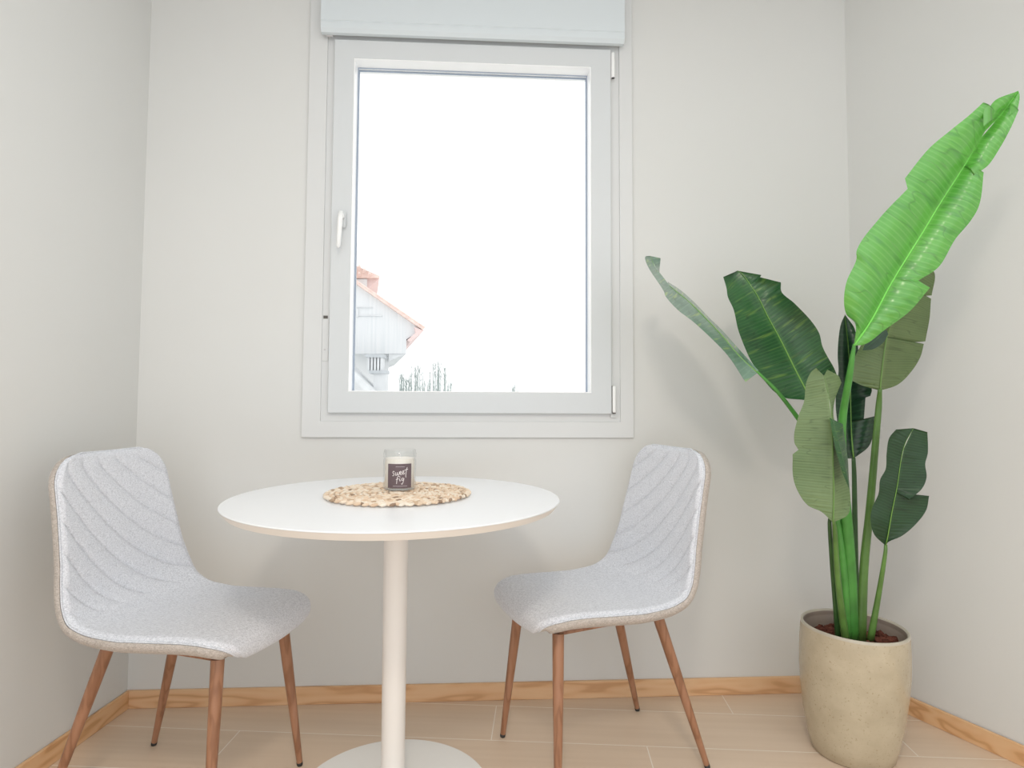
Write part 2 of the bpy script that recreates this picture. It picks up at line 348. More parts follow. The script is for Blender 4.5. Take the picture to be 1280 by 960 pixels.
def shell(mirror,side):
    ns,nw=210,84
    sp,L=resample(SPINE,ns); bm=bmesh.new(); uvl=None
    TH=.030
    def pt(i,w,off):
        s=L*i/ns
        t=(sp[min(i+1,ns)]-sp[max(i-1,0)]).normalized(); nrm=Vector((0,t.z,-t.y))  # points up / forward
        hw=interp(HWX,HWY,s)
        r0,r1=.10,.078; e0=s; e1=L-s
        if e0<r0: hw-=r0-math.sqrt(max(0,r0*r0-(r0-e0)**2))
        if e1<r1: hw-=r1-math.sqrt(max(0,r1*r1-(r1-e1)**2))
        curl=interp([0,.1,.3,.42,.52,.65,.8,.95],[-.010,.0,.006,.020,.030,.026,.018,.006],s)
        x=w*hw
        p=Vector((x,sp[i].y,sp[i].z))+nrm*(curl*abs(w)**2.2)
        return p+nrm*off, hw, s
    def groove(s,w):
        ww=(1+w*mirror)/2        # 0 at the high side of the quilting, 1 at the far side
        if s<.44: return 0
        g=s-.25*ww-.13*ww*ww
        k=(g-.035)/.0745; d=abs(k-round(k))*.0745*.85
        fade=min(1,(s-.44)/.04)*min(1,max(0,(L-s-.012)/.02))*min(1,(1-abs(w))/.06)
        return -.0045*math.exp(-(d/.0026)**2)*fade+.0022*fade*(1-math.exp(-(d/.014)**2))
    grid=[]
    for i in range(ns+1):
        row=[]
        for j in range(nw+1):
            w=-math.cos(PI*j/nw)*.35+(-1+2*j/nw)*.65
            if side=='front':
                ed=1-abs(w); s=L*i/ns; de=min(ed*.19,s+.0,L-s)
                roll=.010*(1-min(1,de/.014))**2
                off=FO-roll+groove(s,w); p,_,_=pt(i,w*.985,off)
            else:
                ed=1-abs(w); s=L*i/ns; de=min(ed*.19,s,L-s)
                off=BO+.010*(1-min(1,de/.02))**2; p,_,_=pt(i,w,off)
            row.append(bm.verts.new(p))
        grid.append(row)
    for i in range(ns):
        for j in range(nw): bm.faces.new((grid[i][j],grid[i][j+1],grid[i+1][j+1],grid[i+1][j]))
    # rim band
    loop=[(i,0) for i in range(ns+1)]+[(ns,j) for j in range(1,nw+1)]+[(i,nw) for i in range(ns-1,-1,-1)]+[(0,j) for j in range(nw-1,0,-1)]
    ring_=[grid[i][j] for i,j in loop]
    if side=='back':
        prev=ring_
        for f,grow in ((.35,.004),(.7,.004),(.92,.001)):
            cur=[]
            for i,j in loop:
                w=-math.cos(PI*j/nw)*.35+(-1+2*j/nw)*.65
                p,hw,s=pt(i,w,BO+.010+(FO-BO-.020)*f)
                c_=Vector((0,p.y,p.z)); d=(p-c_)
                p=p+Vector((math.copysign(grow,w)*min(1,abs(w)*1.2),0,0))
                cur.append(bm.verts.new(p))
            n=len(cur)
            for k in range(n): bm.faces.new((prev[k],prev[(k+1)%n],cur[(k+1)%n],cur[k]))
            prev=cur
    else:
        cur=[]
        for i,j in loop:
            w=-math.cos(PI*j/nw)*.35+(-1+2*j/nw)*.65
            p,hw,s=pt(i,w*.975,FO-.013); cur.append(bm.verts.new(p))
        n=len(cur)
        for k in range(n): bm.faces.new((ring_[k],ring_[(k+1)%n],cur[(k+1)%n],cur[k]))
    return bm,pt,ns,nw,loop,TH
def make_chair(label,loc,rotz,mirror):
    t=thing('dining_chair',label,'chair',loc,rotz,'grey quilted dining chairs at the round table')
    bm,pt,ns,nw,loop,TH=shell(mirror,'front'); obj('seat_cushion',bm,'fabric',t,True)
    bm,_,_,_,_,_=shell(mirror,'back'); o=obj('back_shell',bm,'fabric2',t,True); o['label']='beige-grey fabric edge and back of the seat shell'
    # welt along the seam
    pts=[]
    for i,j in loop[::3]:
        w=-math.cos(PI*j/nw)*.35+(-1+2*j/nw)*.65
        p,hw,s=pt(i,w*.99,FO-.0105); pts.append(p)
    pts.append(pts[0]); bm=bmesh.new(); tube(bm,pts,.0022,6); obj('piping',bm,'fabric',t,True)
    legs=[((.125,.185,.400),(.180,.213,0)),((-.125,.185,.400),(-.180,.213,0)),((.115,-.122,.405),(.166,-.245,0)),((-.115,-.122,.405),(-.166,-.245,0))]
    for a,b_ in legs:
        a=Vector(a);b_=Vector(b_); d=(b_-a)
        c=a+d*.975; bm=bmesh.new()
        tube(bm,[a,a+d*.3,a+d*.65,c],[.0150,.0138,.0110,.0078],18); lg=obj('leg',bm,'leg',t,True); autosmooth(lg,50)
        bm=bmesh.new(); tube(bm,[c,c+d*.018,b_],[.0082,.0078,.0068],14); cp=obj('foot_cap',bm,'cap',lg,True); cp['label']='black rubber foot cap'
    bm=bmesh.new()
    for s in (-1,1):
        tube(bm,[(s*.125,.185,.400),(s*.12,.05,.402),(s*.115,-.122,.402)],.006,8)
    tube(bm,[(-.125,.13,.402),(.125,.13,.402)],.006,8); tube(bm,[(-.12,-.10,.402),(.12,-.10,.402)],.006,8)
    obj('under_frame',bm,'leg',t,True)
    return t
make_chair('light grey quilted dining chair left of the table, its back to the left wall',(-.707,1.650,0),-.296-PI/2,1)
make_chair('light grey quilted dining chair right of the table, between table and potted plant',(.362,1.772,0),PI+.326-PI/2,-1)

# ---------------------------------------------------------------- table
TX,TY=-.1858,1.6163
t=thing('round_table','white round pedestal table between the two grey chairs','table',(TX,TY,0))
bm=bmesh.new(); lathe(bm,[(.4135,.7365),(.4147,.7375),(.4147,.7388),(.413,.740)],128); o=obj('tabletop',bm,'table',t,True); autosmooth(o,30)
bm=bmesh.new(); lathe(bm,[(.20,.716),(.385,.717),(.402,.721),(.4140,.7364)],128,cap0=True,cap1=True); o=obj('table_rim',bm,'edge',t,True); autosmooth(o,30); o['label']='beige chamfered edge of the white top'
bm=bmesh.new(); lathe(bm,[(.045,.0215),(.033,.030),(.0295,.045),(.0292,.10),(.0305,.60),(.0305,.7155)],48); o=obj('pole',bm,'pole',t,True); autosmooth(o,50)
bm=bmesh.new(); lathe(bm,[(.2445,0),(.2450,.006),(.243,.0085),(.20,.0125),(.12,.018),(.06,.0215),(.045,.0225)],96); o=obj('base',bm,'tbase',t,True); autosmooth(o,40)

# ---------------------------------------------------------------- woven mat
MX,MY,MZ=-.185,1.645,.7402
bm=bmesh.new(); tint=bm.verts.layers.float.new('tint')
rnd=random.Random(3)
def lump(c,ang,L_,w,h,tn,tilt):
    rows=[]; nn=5; ns=7
    ca,sa=math.cos(ang),math.sin(ang)
    for i in range(nn):
        u=-1+2*i/(nn-1); rr=math.sqrt(max(.06,1-u*u)); ring=[]
        for k in range(ns):
            a=2*PI*k/ns; x=u*L_; y=math.cos(a)*w*rr; z=math.sin(a)*h*rr+u*tilt
            v=bm.verts.new((c[0]+x*ca-y*sa,c[1]+x*sa+y*ca,c[2]+z)); v[tint]=tn; ring.append(v)
        rows.append(ring)
    for A_,B_ in zip(rows[:-1],rows[1:]):
        for k in range(ns): bm.faces.new((A_[k],A_[(k+1)%ns],B_[(k+1)%ns],B_[k]))
    bm.faces.new(rows[0][::-1]); bm.faces.new(rows[-1])
RM=.188; nr=14; step=RM/nr
for kr in range(nr):
    r=step*(kr+.5); n_=max(5,int(2*PI*r/.0105))
    for i in range(n_):
        a=2*PI*(i+.37*kr)/n_
        sg=1 if i%2 else -1
        rr=r+sg*.0016
        tn=rnd.random()
        lump((rr*math.cos(a),rr*math.sin(a),.0058+rnd.uniform(-.0006,.0010)),a+PI/2+sg*.55+rnd.uniform(-.15,.15),rnd.uniform(.009,.012),.0040,.0042,tn,.0010*sg)
m,nt,b=new_mat('woven_water_hyacinth')
at=N(nt,'ShaderNodeAttribute',attribute_name='tint')
c=ramp(nt,at.outputs['Fac'],[(0,(.25,.17,.12)),(.07,(.50,.36,.25)),(.2,(.76,.57,.41)),(.55,(.86,.72,.57)),(1,(.92,.85,.74))])
f=noise(nt,300,2); c=mixc(nt,math_(nt,'MULTIPLY',f,.25),c,(.45,.28,.15)); nt.links.new(c,b.inputs['Base Color']); b.inputs['Roughness'].default_value=.7
M['mat']=m
tag(obj('woven_placemat',bm,'mat',None,True,(MX,MY,MZ)),'round braided straw placemat in the middle of the white table','placemat')

# ---------------------------------------------------------------- candle
JX,JY,JZ=-.186,1.680,MZ+.0115
jar=thing('candle_jar','glass jar candle with dark sweet fig label on the woven mat','candle',(JX,JY,JZ),.07); jar.scale=(1.03,1.03,.93)
R0=.0415
bm=bmesh.new()
lathe(bm,[(.036,0),(.0400,.002),(R0,.006),(R0,.083),(.0395,.0865),(.0395,.0885),(.0420,.0900),(.0425,.0925),(.0405,.0945),(.0405,.0965),(.0425,.0980),(.0425,.1005),(.0405,.1025),(.0405,.1085),(.0395,.1105),(.0375,.1105),(.0372,.1085),(.0372,.085),(.0385,.080),(.0385,.008),(.036,.0055)],64)
obj('glass',bm,'jar',jar,True)
bm=bmesh.new(); lathe(bm,[(.036,.006),(.0382,.009),(.0382,.080),(.0370,.0835),(.0368,.0875),(.030,.0865),(.010,.0870)],48); obj('wax',bm,'wax',jar,True)
bm=bmesh.new(); tube(bm,[(0,0,.086),(.0005,0,.092),(.0015,0,.098)],.0009,6); obj('wick',bm,'ink',jar)
def onjar(a,z,r): return Vector((r*math.sin(a),-r*math.cos(a),z))
bm=bmesh.new(); n_=24; a0,a1=-.72,.80; z0,z1=.0075,.0745
lo=[bm.verts.new(onjar(a0+(a1-a0)*i/n_,z0,R0+.0006)) for i in range(n_+1)]; hi=[bm.verts.new(onjar(a0+(a1-a0)*i/n_,z1,R0+.0006)) for i in range(n_+1)]
for i in range(n_): bm.faces.new((lo[i],lo[i+1],hi[i+1],hi[i]))
lab=obj('paper_label',bm,'label',jar,True); lab['label']='plum-brown paper label with white handwriting'
def stroke(bm,pts,w,nsub=5):
    # pts in label space (0..1 , 0..1)
    Q=catmull([(x,y,0) for x,y in pts],nsub) if len(pts)>2 else [Vector((x,y,0)) for x,y in pts]
    W=(a1-a0)*R0; Hh=z1-z0; pv=None
    for i,p in enumerate(Q):
        d=(Q[min(i+1,len(Q)-1)]-Q[max(i-1,0)]); d=Vector((d.x*W,d.y*Hh,0))
        if d.length<1e-9: d=Vector((1,0,0))
        d.normalize(); nx,ny=-d.y*w/2,d.x*w/2
        def P3(sx,sy,r=R0+.0011): return onjar(a0+(a1-a0)*p.x+sx/R0, z0+Hh*p.y+sy, r)
        c_=(bm.verts.new(P3(nx,ny)),bm.verts.new(P3(-nx,-ny)))
        if pv: bm.faces.new((pv[0],pv[1],c_[1],c_[0]))
        pv=c_
bm=bmesh.new(); wd=.0014
S=[ # "sweet"
 [(.30,.68),(.26,.70),(.23,.66),(.25,.61),(.28,.57),(.26,.52),(.21,.51)],
 [(.33,.66),(.34,.55),(.37,.53),(.40,.58),(.41,.66),(.42,.56),(.45,.54),(.48,.60),(.49,.69)],
 [(.50,.60),(.55,.63),(.56,.68),(.53,.70),(.51,.64),(.52,.57),(.56,.56),(.59,.60)],
 [(.60,.62),(.65,.65),(.66,.71),(.63,.72),(.61,.66),(.62,.59),(.66,.58),(.70,.63)],
 [(.80,.86),(.77,.76),(.75,.62),(.74,.50),(.75,.44)],[(.68,.73),(.76,.76),(.84,.78)],
 # "fig"
 [(.52,.45),(.47,.50),(.42,.46),(.40,.36),(.39,.24),(.385,.18)],[(.36,.35),(.42,.38),(.47,.40)],
 [(.51,.40),(.50,.33),(.52,.30),(.55,.33)],[(.525,.455),(.53,.465)],
 [(.66,.40),(.61,.42),(.58,.37),(.60,.32),(.64,.34),(.67,.41),(.65,.30),(.62,.20),(.59,.16),(.57,.20)],
]
for s in S: stroke(bm,s,wd)
obj('handwriting',bm,'ink',lab)
bm=bmesh.new()
def dashes(x0,x1,y,seed,h):
    r=random.Random(seed); x=x0
    while x<x1:
        w=r.uniform(.010,.022); stroke(bm,[(x,y),(min(x1,x+w),y)],h); x+=w+.004
dashes(.34,.70,.885,1,.0012); obj('small_print',bm,'ink2',lab)
bm=bmesh.new(); dashes(.24,.80,.085,2,.0013); obj('small_print',bm,'ink2',lab)

# ---------------------------------------------------------------- planter
PX,PY=1.106,1.757
pot=thing('ceramic_planter','tall beige speckled ceramic planter in the right corner','planter',(PX,PY,0))
def tiltrim(p):
    k=max(0,(p.z-.15)/.20)
    return Vector((p.x-.003-.012*max(0,1-p.z/.35),p.y,p.z+k*(-.018*p.x)))
prof=[(.102,0),(.107,.004),(.116,.04),(.128,.10),(.1365,.17),(.1410,.23),(.1410,.29),(.1390,.33),(.1380,.342)]
bm=bmesh.new(); lathe(bm,prof,96,cap1=False,fn=tiltrim); o=obj('pot_body',bm,'pot',pot,True)
bm=bmesh.new(); lathe(bm,[(.1380,.342),(.1378,.3475),(.1350,.3500),(.1320,.3485),(.1300,.345)],96,cap0=False,cap1=False,fn=tiltrim); obj('pot_rim',bm,'potrim',pot,True)
bm=bmesh.new(); lathe(bm,[(.1300,.345),(.1290,.335),(.1295,.332),(.1285,.33),(.1295,.29),(.127,.22),(.10,.20)],96,cap0=False,cap1=True,fn=tiltrim); obj('pot_lining',bm,'potin',pot,True)
bm=bmesh.new(); rnd=random.Random(11)
for i in range(260):
    a=rnd.uniform(0,2*PI); r=.118*math.sqrt(rnd.random()); s=rnd.uniform(.006,.014)
    mt=Matrix.Translation((r*math.cos(a),r*math.sin(a),.300+rnd.uniform(-.006,.008)))@Matrix.Rotation(rnd.uniform(0,3),4,'X')@Matrix.Rotation(rnd.uniform(0,3),4,'Z')@Matrix.Diagonal((s*1.3,s,s*.6,1))
    bmesh.ops.create_icosphere(bm,subdivisions=1,radius=1,matrix=mt)
lathe(bm,[(.1265,.284),(.1265,.298)],48)
o=obj('bark_mulch',bm,'soil',pot); o['kind']='stuff'; o['label']='red-brown bark chips inside the planter'

# ---------------------------------------------------------------- plant
LEAVES=[{'key':'bright','mat':'bright','mid':[[0.997,1.56,1.135],[1.029,1.535,1.199],[1.069,1.51,1.294],[1.13,1.485,1.409],[1.171,1.46,1.495],[1.214,1.435,1.579],[1.236,1.41,1.64],[1.26,1.385,1.675],[1.285,1.36,1.724]],'L':[[0.0,0.997,1.56,1.135,0.995,1.557,1.135],[0.0497,1.013,1.548,1.167,0.986,1.535,1.188],[0.0588,1.015,1.546,1.172,0.955,1.523,1.212],[0.0974,1.027,1.536,1.197,0.938,1.504,1.247],[0.1436,1.041,1.528,1.227,0.935,1.487,1.288],[0.2121,1.06,1.516,1.273,0.95,1.468,1.343],[0.2323,1.066,1.512,1.286,0.945,1.46,1.359],[0.3741,1.113,1.492,1.377,0.993,1.439,1.438],[0.5101,1.155,1.47,1.462,1.048,1.416,1.503],[0.535,1.163,1.465,1.477,1.039,1.412,1.527],[0.6663,1.202,1.442,1.555,1.088,1.393,1.595],[0.7617,1.226,1.422,1.61,1.129,1.378,1.632],[0.8259,1.24,1.406,1.645,1.172,1.369,1.668],[0.8857,1.257,1.389,1.67,1.196,1.359,1.693],[0.8857,1.257,1.389,1.67,1.203,1.368,1.638],[0.9215,1.266,1.379,1.686,1.232,1.369,1.702],[1.0,1.285,1.36,1.724,1.282,1.357,1.723]],'R':[[0.0,0.997,1.56,1.135,0.996,1.559,1.135],[0.0165,1.002,1.556,1.145,1.019,1.552,1.137],[0.0833,1.023,1.539,1.188,1.063,1.529,1.176],[0.1569,1.044,1.525,1.236,1.114,1.51,1.22],[0.2568,1.073,1.508,1.302,1.154,1.491,1.277],[0.2579,1.074,1.508,1.303,1.122,1.488,1.294],[0.3339,1.1,1.498,1.351,1.167,1.476,1.327],[0.4502,1.138,1.481,1.425,1.2,1.458,1.395],[0.528,1.161,1.467,1.473,1.227,1.443,1.436],[0.5832,1.177,1.457,1.506,1.239,1.433,1.467],[0.6931,1.21,1.438,1.571,1.24,1.415,1.547],[0.6931,1.21,1.438,1.571,1.215,1.416,1.54],[0.7206,1.217,1.432,1.587,1.248,1.411,1.563],[0.794,1.232,1.415,1.628,1.267,1.396,1.601],[0.8914,1.258,1.387,1.672,1.274,1.371,1.641],[0.948,1.273,1.373,1.699,1.284,1.36,1.678],[0.948,1.273,1.373,1.699,1.261,1.363,1.666],[0.9487,1.273,1.373,1.7,1.287,1.365,1.684],[0.9908,1.283,1.362,1.72,1.287,1.359,1.714],[1.0,1.285,1.36,1.724,1.284,1.359,1.724]],'cup':0.02},{'key':'edgeon','mat':'edge','mid':[[0.795,1.68,1.067],[0.752,1.695,1.112],[0.709,1.71,1.171],[0.667,1.725,1.223],[0.621,1.74,1.275],[0.58,1.755,1.314],[0.559,1.77,1.34],[0.538,1.785,1.382],[0.53,1.8,1.417]],'L':[[0.0,0.795,1.68,1.067,0.792,1.674,1.067],[0.0139,0.791,1.681,1.071,0.747,1.651,1.04],[0.1583,0.75,1.696,1.115,0.698,1.64,1.106],[0.3069,0.712,1.709,1.167,0.651,1.631,1.152],[0.4781,0.665,1.726,1.225,0.6,1.633,1.199],[0.6265,0.622,1.74,1.275,0.557,1.642,1.235],[0.7425,0.584,1.754,1.31,0.53,1.66,1.274],[0.7637,0.577,1.757,1.317,0.532,1.678,1.288],[0.9419,0.536,1.787,1.388,0.502,1.729,1.37],[1.0,0.53,1.8,1.417,0.506,1.769,1.407],[1.0,0.53,1.8,1.417,0.528,1.794,1.415]],'R':[[0.0,0.795,1.68,1.067,0.8,1.686,1.074],[0.0953,0.768,1.69,1.096,0.782,1.72,1.112],[0.1967,0.74,1.699,1.129,0.763,1.756,1.153],[0.3487,0.701,1.713,1.181,0.731,1.792,1.208],[0.408,0.684,1.719,1.201,0.72,1.813,1.229],[0.5709,0.638,1.735,1.256,0.675,1.836,1.285],[0.7138,0.593,1.75,1.301,0.629,1.851,1.331],[0.7902,0.57,1.762,1.326,0.601,1.855,1.351],[0.7902,0.57,1.762,1.326,0.591,1.84,1.329],[0.8628,0.552,1.775,1.354,0.568,1.83,1.368],[0.9614,0.534,1.792,1.398,0.567,1.82,1.415],[1.0,0.53,1.8,1.417,0.532,1.806,1.418]],'cup':0.0},{'key':'darkleft','mat':'dark','mid':[[0.981,1.74,0.988],[0.968,1.754,1.031],[0.948,1.769,1.086],[0.917,1.783,1.165],[0.885,1.797,1.238],[0.86,1.811,1.304],[0.826,1.826,1.367],[0.812,1.84,1.386]],'L':[[0.0,0.981,1.74,0.988,0.98,1.738,0.988],[0.0241,0.978,1.743,0.997,0.957,1.736,0.992],[0.084,0.971,1.751,1.021,0.899,1.738,0.999],[0.1409,0.964,1.757,1.043,0.872,1.739,1.015],[0.2439,0.949,1.768,1.084,0.84,1.745,1.054],[0.3754,0.928,1.778,1.137,0.812,1.751,1.1],[0.4901,0.909,1.786,1.183,0.797,1.758,1.138],[0.6185,0.886,1.797,1.234,0.781,1.769,1.194],[0.7891,0.859,1.812,1.306,0.775,1.787,1.259],[0.8791,0.84,1.82,1.341,0.764,1.799,1.296],[0.9835,0.816,1.836,1.38,0.769,1.821,1.328],[1.0,0.812,1.84,1.386,0.764,1.832,1.364],[1.0,0.812,1.84,1.386,0.811,1.838,1.385]],'R':[[0.0,0.981,1.74,0.988,0.979,1.737,0.988],[0.0,0.981,1.74,0.988,1.036,1.728,1.015],[0.0777,0.972,1.75,1.018,1.052,1.73,1.068],[0.1041,0.969,1.753,1.029,1.042,1.724,1.084],[0.2603,0.946,1.769,1.09,1.013,1.733,1.147],[0.3514,0.932,1.776,1.127,1.005,1.735,1.185],[0.4486,0.917,1.783,1.166,0.983,1.74,1.224],[0.5998,0.89,1.795,1.227,0.943,1.753,1.272],[0.7242,0.869,1.806,1.278,0.912,1.768,1.309],[0.7736,0.862,1.81,1.299,0.917,1.78,1.34],[0.8711,0.842,1.819,1.338,0.862,1.797,1.358],[0.8784,0.84,1.82,1.341,0.872,1.809,1.367],[1.0,0.812,1.84,1.386,0.811,1.837,1.385]],'cup':-0.01},{'key':'backdark','mat':'vdark','mid':[[1.141,1.8,0.819],[1.138,1.804,0.897],[1.141,1.808,0.993],[1.143,1.812,1.089],[1.142,1.816,1.162],[1.136,1.82,1.253]],'L':[[0.0,1.141,1.8,0.819,1.14,1.797,0.819],[0.004,1.141,1.8,0.821,1.108,1.786,0.82],[0.1358,1.139,1.803,0.877,1.087,1.778,0.887],[0.3026,1.14,1.806,0.948,1.073,1.772,0.962],[0.4364,1.141,1.809,1.006,1.073,1.77,1.016],[0.5931,1.142,1.811,1.074,1.083,1.772,1.08],[0.6898,1.143,1.814,1.116,1.086,1.779,1.118],[0.8314,1.141,1.817,1.179,1.097,1.791,1.176],[0.9337,1.138,1.819,1.224,1.114,1.805,1.221],[1.0,1.136,1.82,1.253,1.135,1.817,1.252]],'R':[[0.0,1.141,1.8,0.819,1.14,1.797,0.819],[0.0638,1.14,1.801,0.846,1.185,1.79,0.858],[0.1647,1.139,1.804,0.889,1.196,1.783,0.905],[0.2548,1.139,1.805,0.928,1.195,1.776,0.946],[0.2548,1.139,1.805,0.928,1.156,1.77,0.937],[0.3904,1.14,1.808,0.986,1.162,1.769,1.0],[0.4011,1.141,1.808,0.991,1.177,1.769,1.005],[0.4473,1.141,1.809,1.011,1.185,1.773,1.024],[0.6066,1.143,1.812,1.08,1.156,1.782,1.088],[0.7788,1.142,1.816,1.156,1.158,1.794,1.16],[0.8941,1.139,1.818,1.206,1.157,1.807,1.21],[1.0,1.136,1.82,1.253,1.135,1.817,1.252]],'cup':0.01},{'key':'olivefront','mat':'olive','mid':[[0.955,1.6,0.667],[0.956,1.596,0.756],[0.953,1.592,0.825],[0.95,1.588,0.909],[0.945,1.584,0.978],[0.926,1.58,1.056]],'L':[[0.0,0.955,1.6,0.667,0.955,1.602,0.671],[0.0654,0.956,1.599,0.693,0.927,1.606,0.698],[0.1023,0.956,1.598,0.707,0.894,1.612,0.714],[0.1975,0.956,1.597,0.744,0.868,1.616,0.753],[0.2878,0.955,1.595,0.78,0.859,1.619,0.787],[0.4484,0.952,1.591,0.842,0.858,1.619,0.848],[0.4813,0.952,1.591,0.855,0.875,1.62,0.86],[0.5328,0.951,1.59,0.875,0.864,1.619,0.879],[0.7266,0.947,1.586,0.951,0.873,1.613,0.95],[0.8477,0.94,1.583,0.998,0.886,1.608,0.986],[0.9893,0.927,1.58,1.052,0.89,1.6,1.042],[1.0,0.926,1.58,1.056,0.9,1.594,1.067],[1.0,0.926,1.58,1.056,0.909,1.587,1.077],[1.0,0.926,1.58,1.056,0.928,1.582,1.056]],'R':[[0.0,0.955,1.6,0.667,0.957,1.602,0.671],[0.053,0.956,1.599,0.688,1.0,1.607,0.691],[0.1119,0.956,1.598,0.711,1.011,1.613,0.717],[0.2024,0.956,1.596,0.746,1.012,1.617,0.759],[0.3709,0.953,1.593,0.812,1.003,1.618,0.822],[0.5414,0.951,1.589,0.879,0.994,1.618,0.886],[0.6889,0.948,1.586,0.936,0.973,1.616,0.941],[0.8023,0.944,1.584,0.98,0.973,1.613,0.986],[0.9299,0.933,1.581,1.029,0.99,1.607,1.04],[0.9785,0.928,1.58,1.048,0.979,1.602,1.057],[1.0,0.926,1.58,1.056,0.957,1.595,1.067],[1.0,0.926,1.58,1.056,0.94,1.588,1.073],[1.0,0.926,1.58,1.056,0.928,1.582,1.056]],'cup':0},{'key':'foldstrip','mat':'dark','mid':[[0.98,1.565,0.762],[0.969,1.566,0.828],[0.958,1.568,0.869],[0.949,1.569,0.91],[0.94,1.57,0.943]],'L':[[0.0,0.98,1.565,0.762,0.979,1.564,0.762],[0.244,0.973,1.566,0.807,0.956,1.559,0.812],[0.5291,0.961,1.567,0.858,0.941,1.557,0.859],[0.7613,0.951,1.568,0.9,0.936,1.561,0.9],[1.0,0.94,1.57,0.943,0.933,1.569,0.947]],'R':[[0.0,0.98,1.565,0.762,0.981,1.567,0.762],[0.2036,0.974,1.566,0.799,0.992,1.587,0.805],[0.5413,0.96,1.567,0.86,0.994,1.597,0.866],[0.889,0.945,1.569,0.923,0.98,1.59,0.93],[1.0,0.94,1.57,0.943,0.934,1.572,0.947]],'cup':0},{'key':'oliveright','mat':'olive2','mid':[[1.16,1.7,1.021],[1.16,1.687,1.09],[1.164,1.673,1.166],[1.167,1.66,1.201],[1.188,1.647,1.282],[1.214,1.633,1.336],[1.24,1.62,1.371]],'L':[[0.0,1.16,1.7,1.021,1.161,1.702,1.021],[0.0,1.16,1.7,1.021,1.161,1.708,1.021],[0.0187,1.16,1.699,1.028,1.115,1.714,1.035],[0.0439,1.16,1.697,1.038,1.086,1.719,1.05],[0.1015,1.16,1.692,1.06,1.085,1.718,1.077],[0.1967,1.16,1.686,1.097,1.1,1.713,1.123],[0.3109,1.163,1.678,1.14,1.12,1.705,1.164],[0.4504,1.167,1.663,1.192,1.138,1.687,1.219],[0.6536,1.184,1.649,1.265,1.166,1.671,1.286],[0.8156,1.206,1.638,1.319,1.194,1.653,1.339],[0.9307,1.226,1.627,1.353,1.217,1.635,1.37],[1.0,1.24,1.62,1.371,1.241,1.622,1.372]],'R':[[0.0,1.16,1.7,1.021,1.161,1.702,1.021],[0.0068,1.16,1.699,1.023,1.176,1.707,1.023],[0.0478,1.16,1.696,1.039,1.222,1.71,1.039],[0.1384,1.16,1.69,1.074,1.262,1.708,1.078],[0.2424,1.161,1.682,1.114,1.285,1.705,1.116],[0.3921,1.165,1.671,1.171,1.291,1.696,1.154],[0.3921,1.165,1.671,1.171,1.228,1.697,1.156],[0.4143,1.165,1.668,1.179,1.294,1.694,1.161],[0.581,1.177,1.654,1.239,1.297,1.681,1.221],[0.7916,1.202,1.639,1.311,1.291,1.663,1.279],[0.7916,1.202,1.639,1.311,1.255,1.659,1.285],[0.8156,1.206,1.638,1.319,1.284,1.651,1.286],[0.99,1.238,1.621,1.369,1.275,1.628,1.344],[1.0,1.24,1.62,1.371,1.241,1.622,1.372]],'cup':0},{'key':'smallright','mat':'darkr','mid':[[1.138,1.66,0.594],[1.139,1.65,0.631],[1.144,1.64,0.69],[1.154,1.63,0.763],[1.16,1.62,0.837],[1.166,1.61,0.88],[1.182,1.6,0.919]],'L':[[0.0,1.138,1.66,0.594,1.138,1.661,0.595],[0.0691,1.138,1.654,0.618,1.101,1.655,0.63],[0.1758,1.141,1.646,0.654,1.09,1.65,0.674],[0.2394,1.143,1.643,0.675,1.094,1.649,0.696],[0.3828,1.149,1.636,0.723,1.11,1.644,0.74],[0.506,1.154,1.63,0.763,1.112,1.639,0.777],[0.6032,1.157,1.626,0.795,1.125,1.634,0.806],[0.7275,1.16,1.62,0.836,1.124,1.627,0.85],[0.8584,1.165,1.61,0.878,1.126,1.616,0.893],[0.9173,1.172,1.606,0.895,1.14,1.609,0.915],[1.0,1.182,1.6,0.919,1.182,1.601,0.919]],'R':[[0.0,1.138,1.66,0.594,1.136,1.658,0.595],[0.0273,1.138,1.657,0.604,1.137,1.649,0.607],[0.0867,1.138,1.652,0.624,1.166,1.635,0.627],[0.2027,1.142,1.645,0.663,1.201,1.621,0.666],[0.3293,1.146,1.638,0.705,1.22,1.611,0.702],[0.4469,1.152,1.633,0.744,1.223,1.603,0.739],[0.4469,1.152,1.633,0.744,1.166,1.602,0.729],[0.4915,1.154,1.631,0.758,1.203,1.601,0.76],[0.587,1.157,1.626,0.79,1.214,1.6,0.789],[0.6993,1.16,1.621,0.827,1.212,1.6,0.824],[0.8142,1.164,1.614,0.864,1.219,1.598,0.852],[1.0,1.182,1.6,0.919,1.214,1.592,0.909],[1.0,1.182,1.6,0.919,1.18,1.598,0.919]],'cup':0.0},{'key':'underbit','mat':'vdark','mid':[[1.046,1.6,1.126],[1.059,1.593,1.138],[1.077,1.587,1.155],[1.1,1.58,1.18]],'L':[[0.0,1.046,1.6,1.126,1.046,1.6,1.126],[0.169,1.055,1.596,1.134,1.051,1.595,1.143],[0.5355,1.075,1.587,1.153,1.069,1.587,1.163],[1.0,1.1,1.58,1.18,1.1,1.58,1.18]],'R':[[0.0,1.046,1.6,1.126,1.046,1.6,1.126],[0.214,1.057,1.594,1.136,1.068,1.593,1.128],[0.6267,1.08,1.586,1.158,1.094,1.586,1.146],[0.9253,1.096,1.581,1.176,1.105,1.581,1.168],[1.0,1.1,1.58,1.18,1.1,1.58,1.18]],'cup':0}]
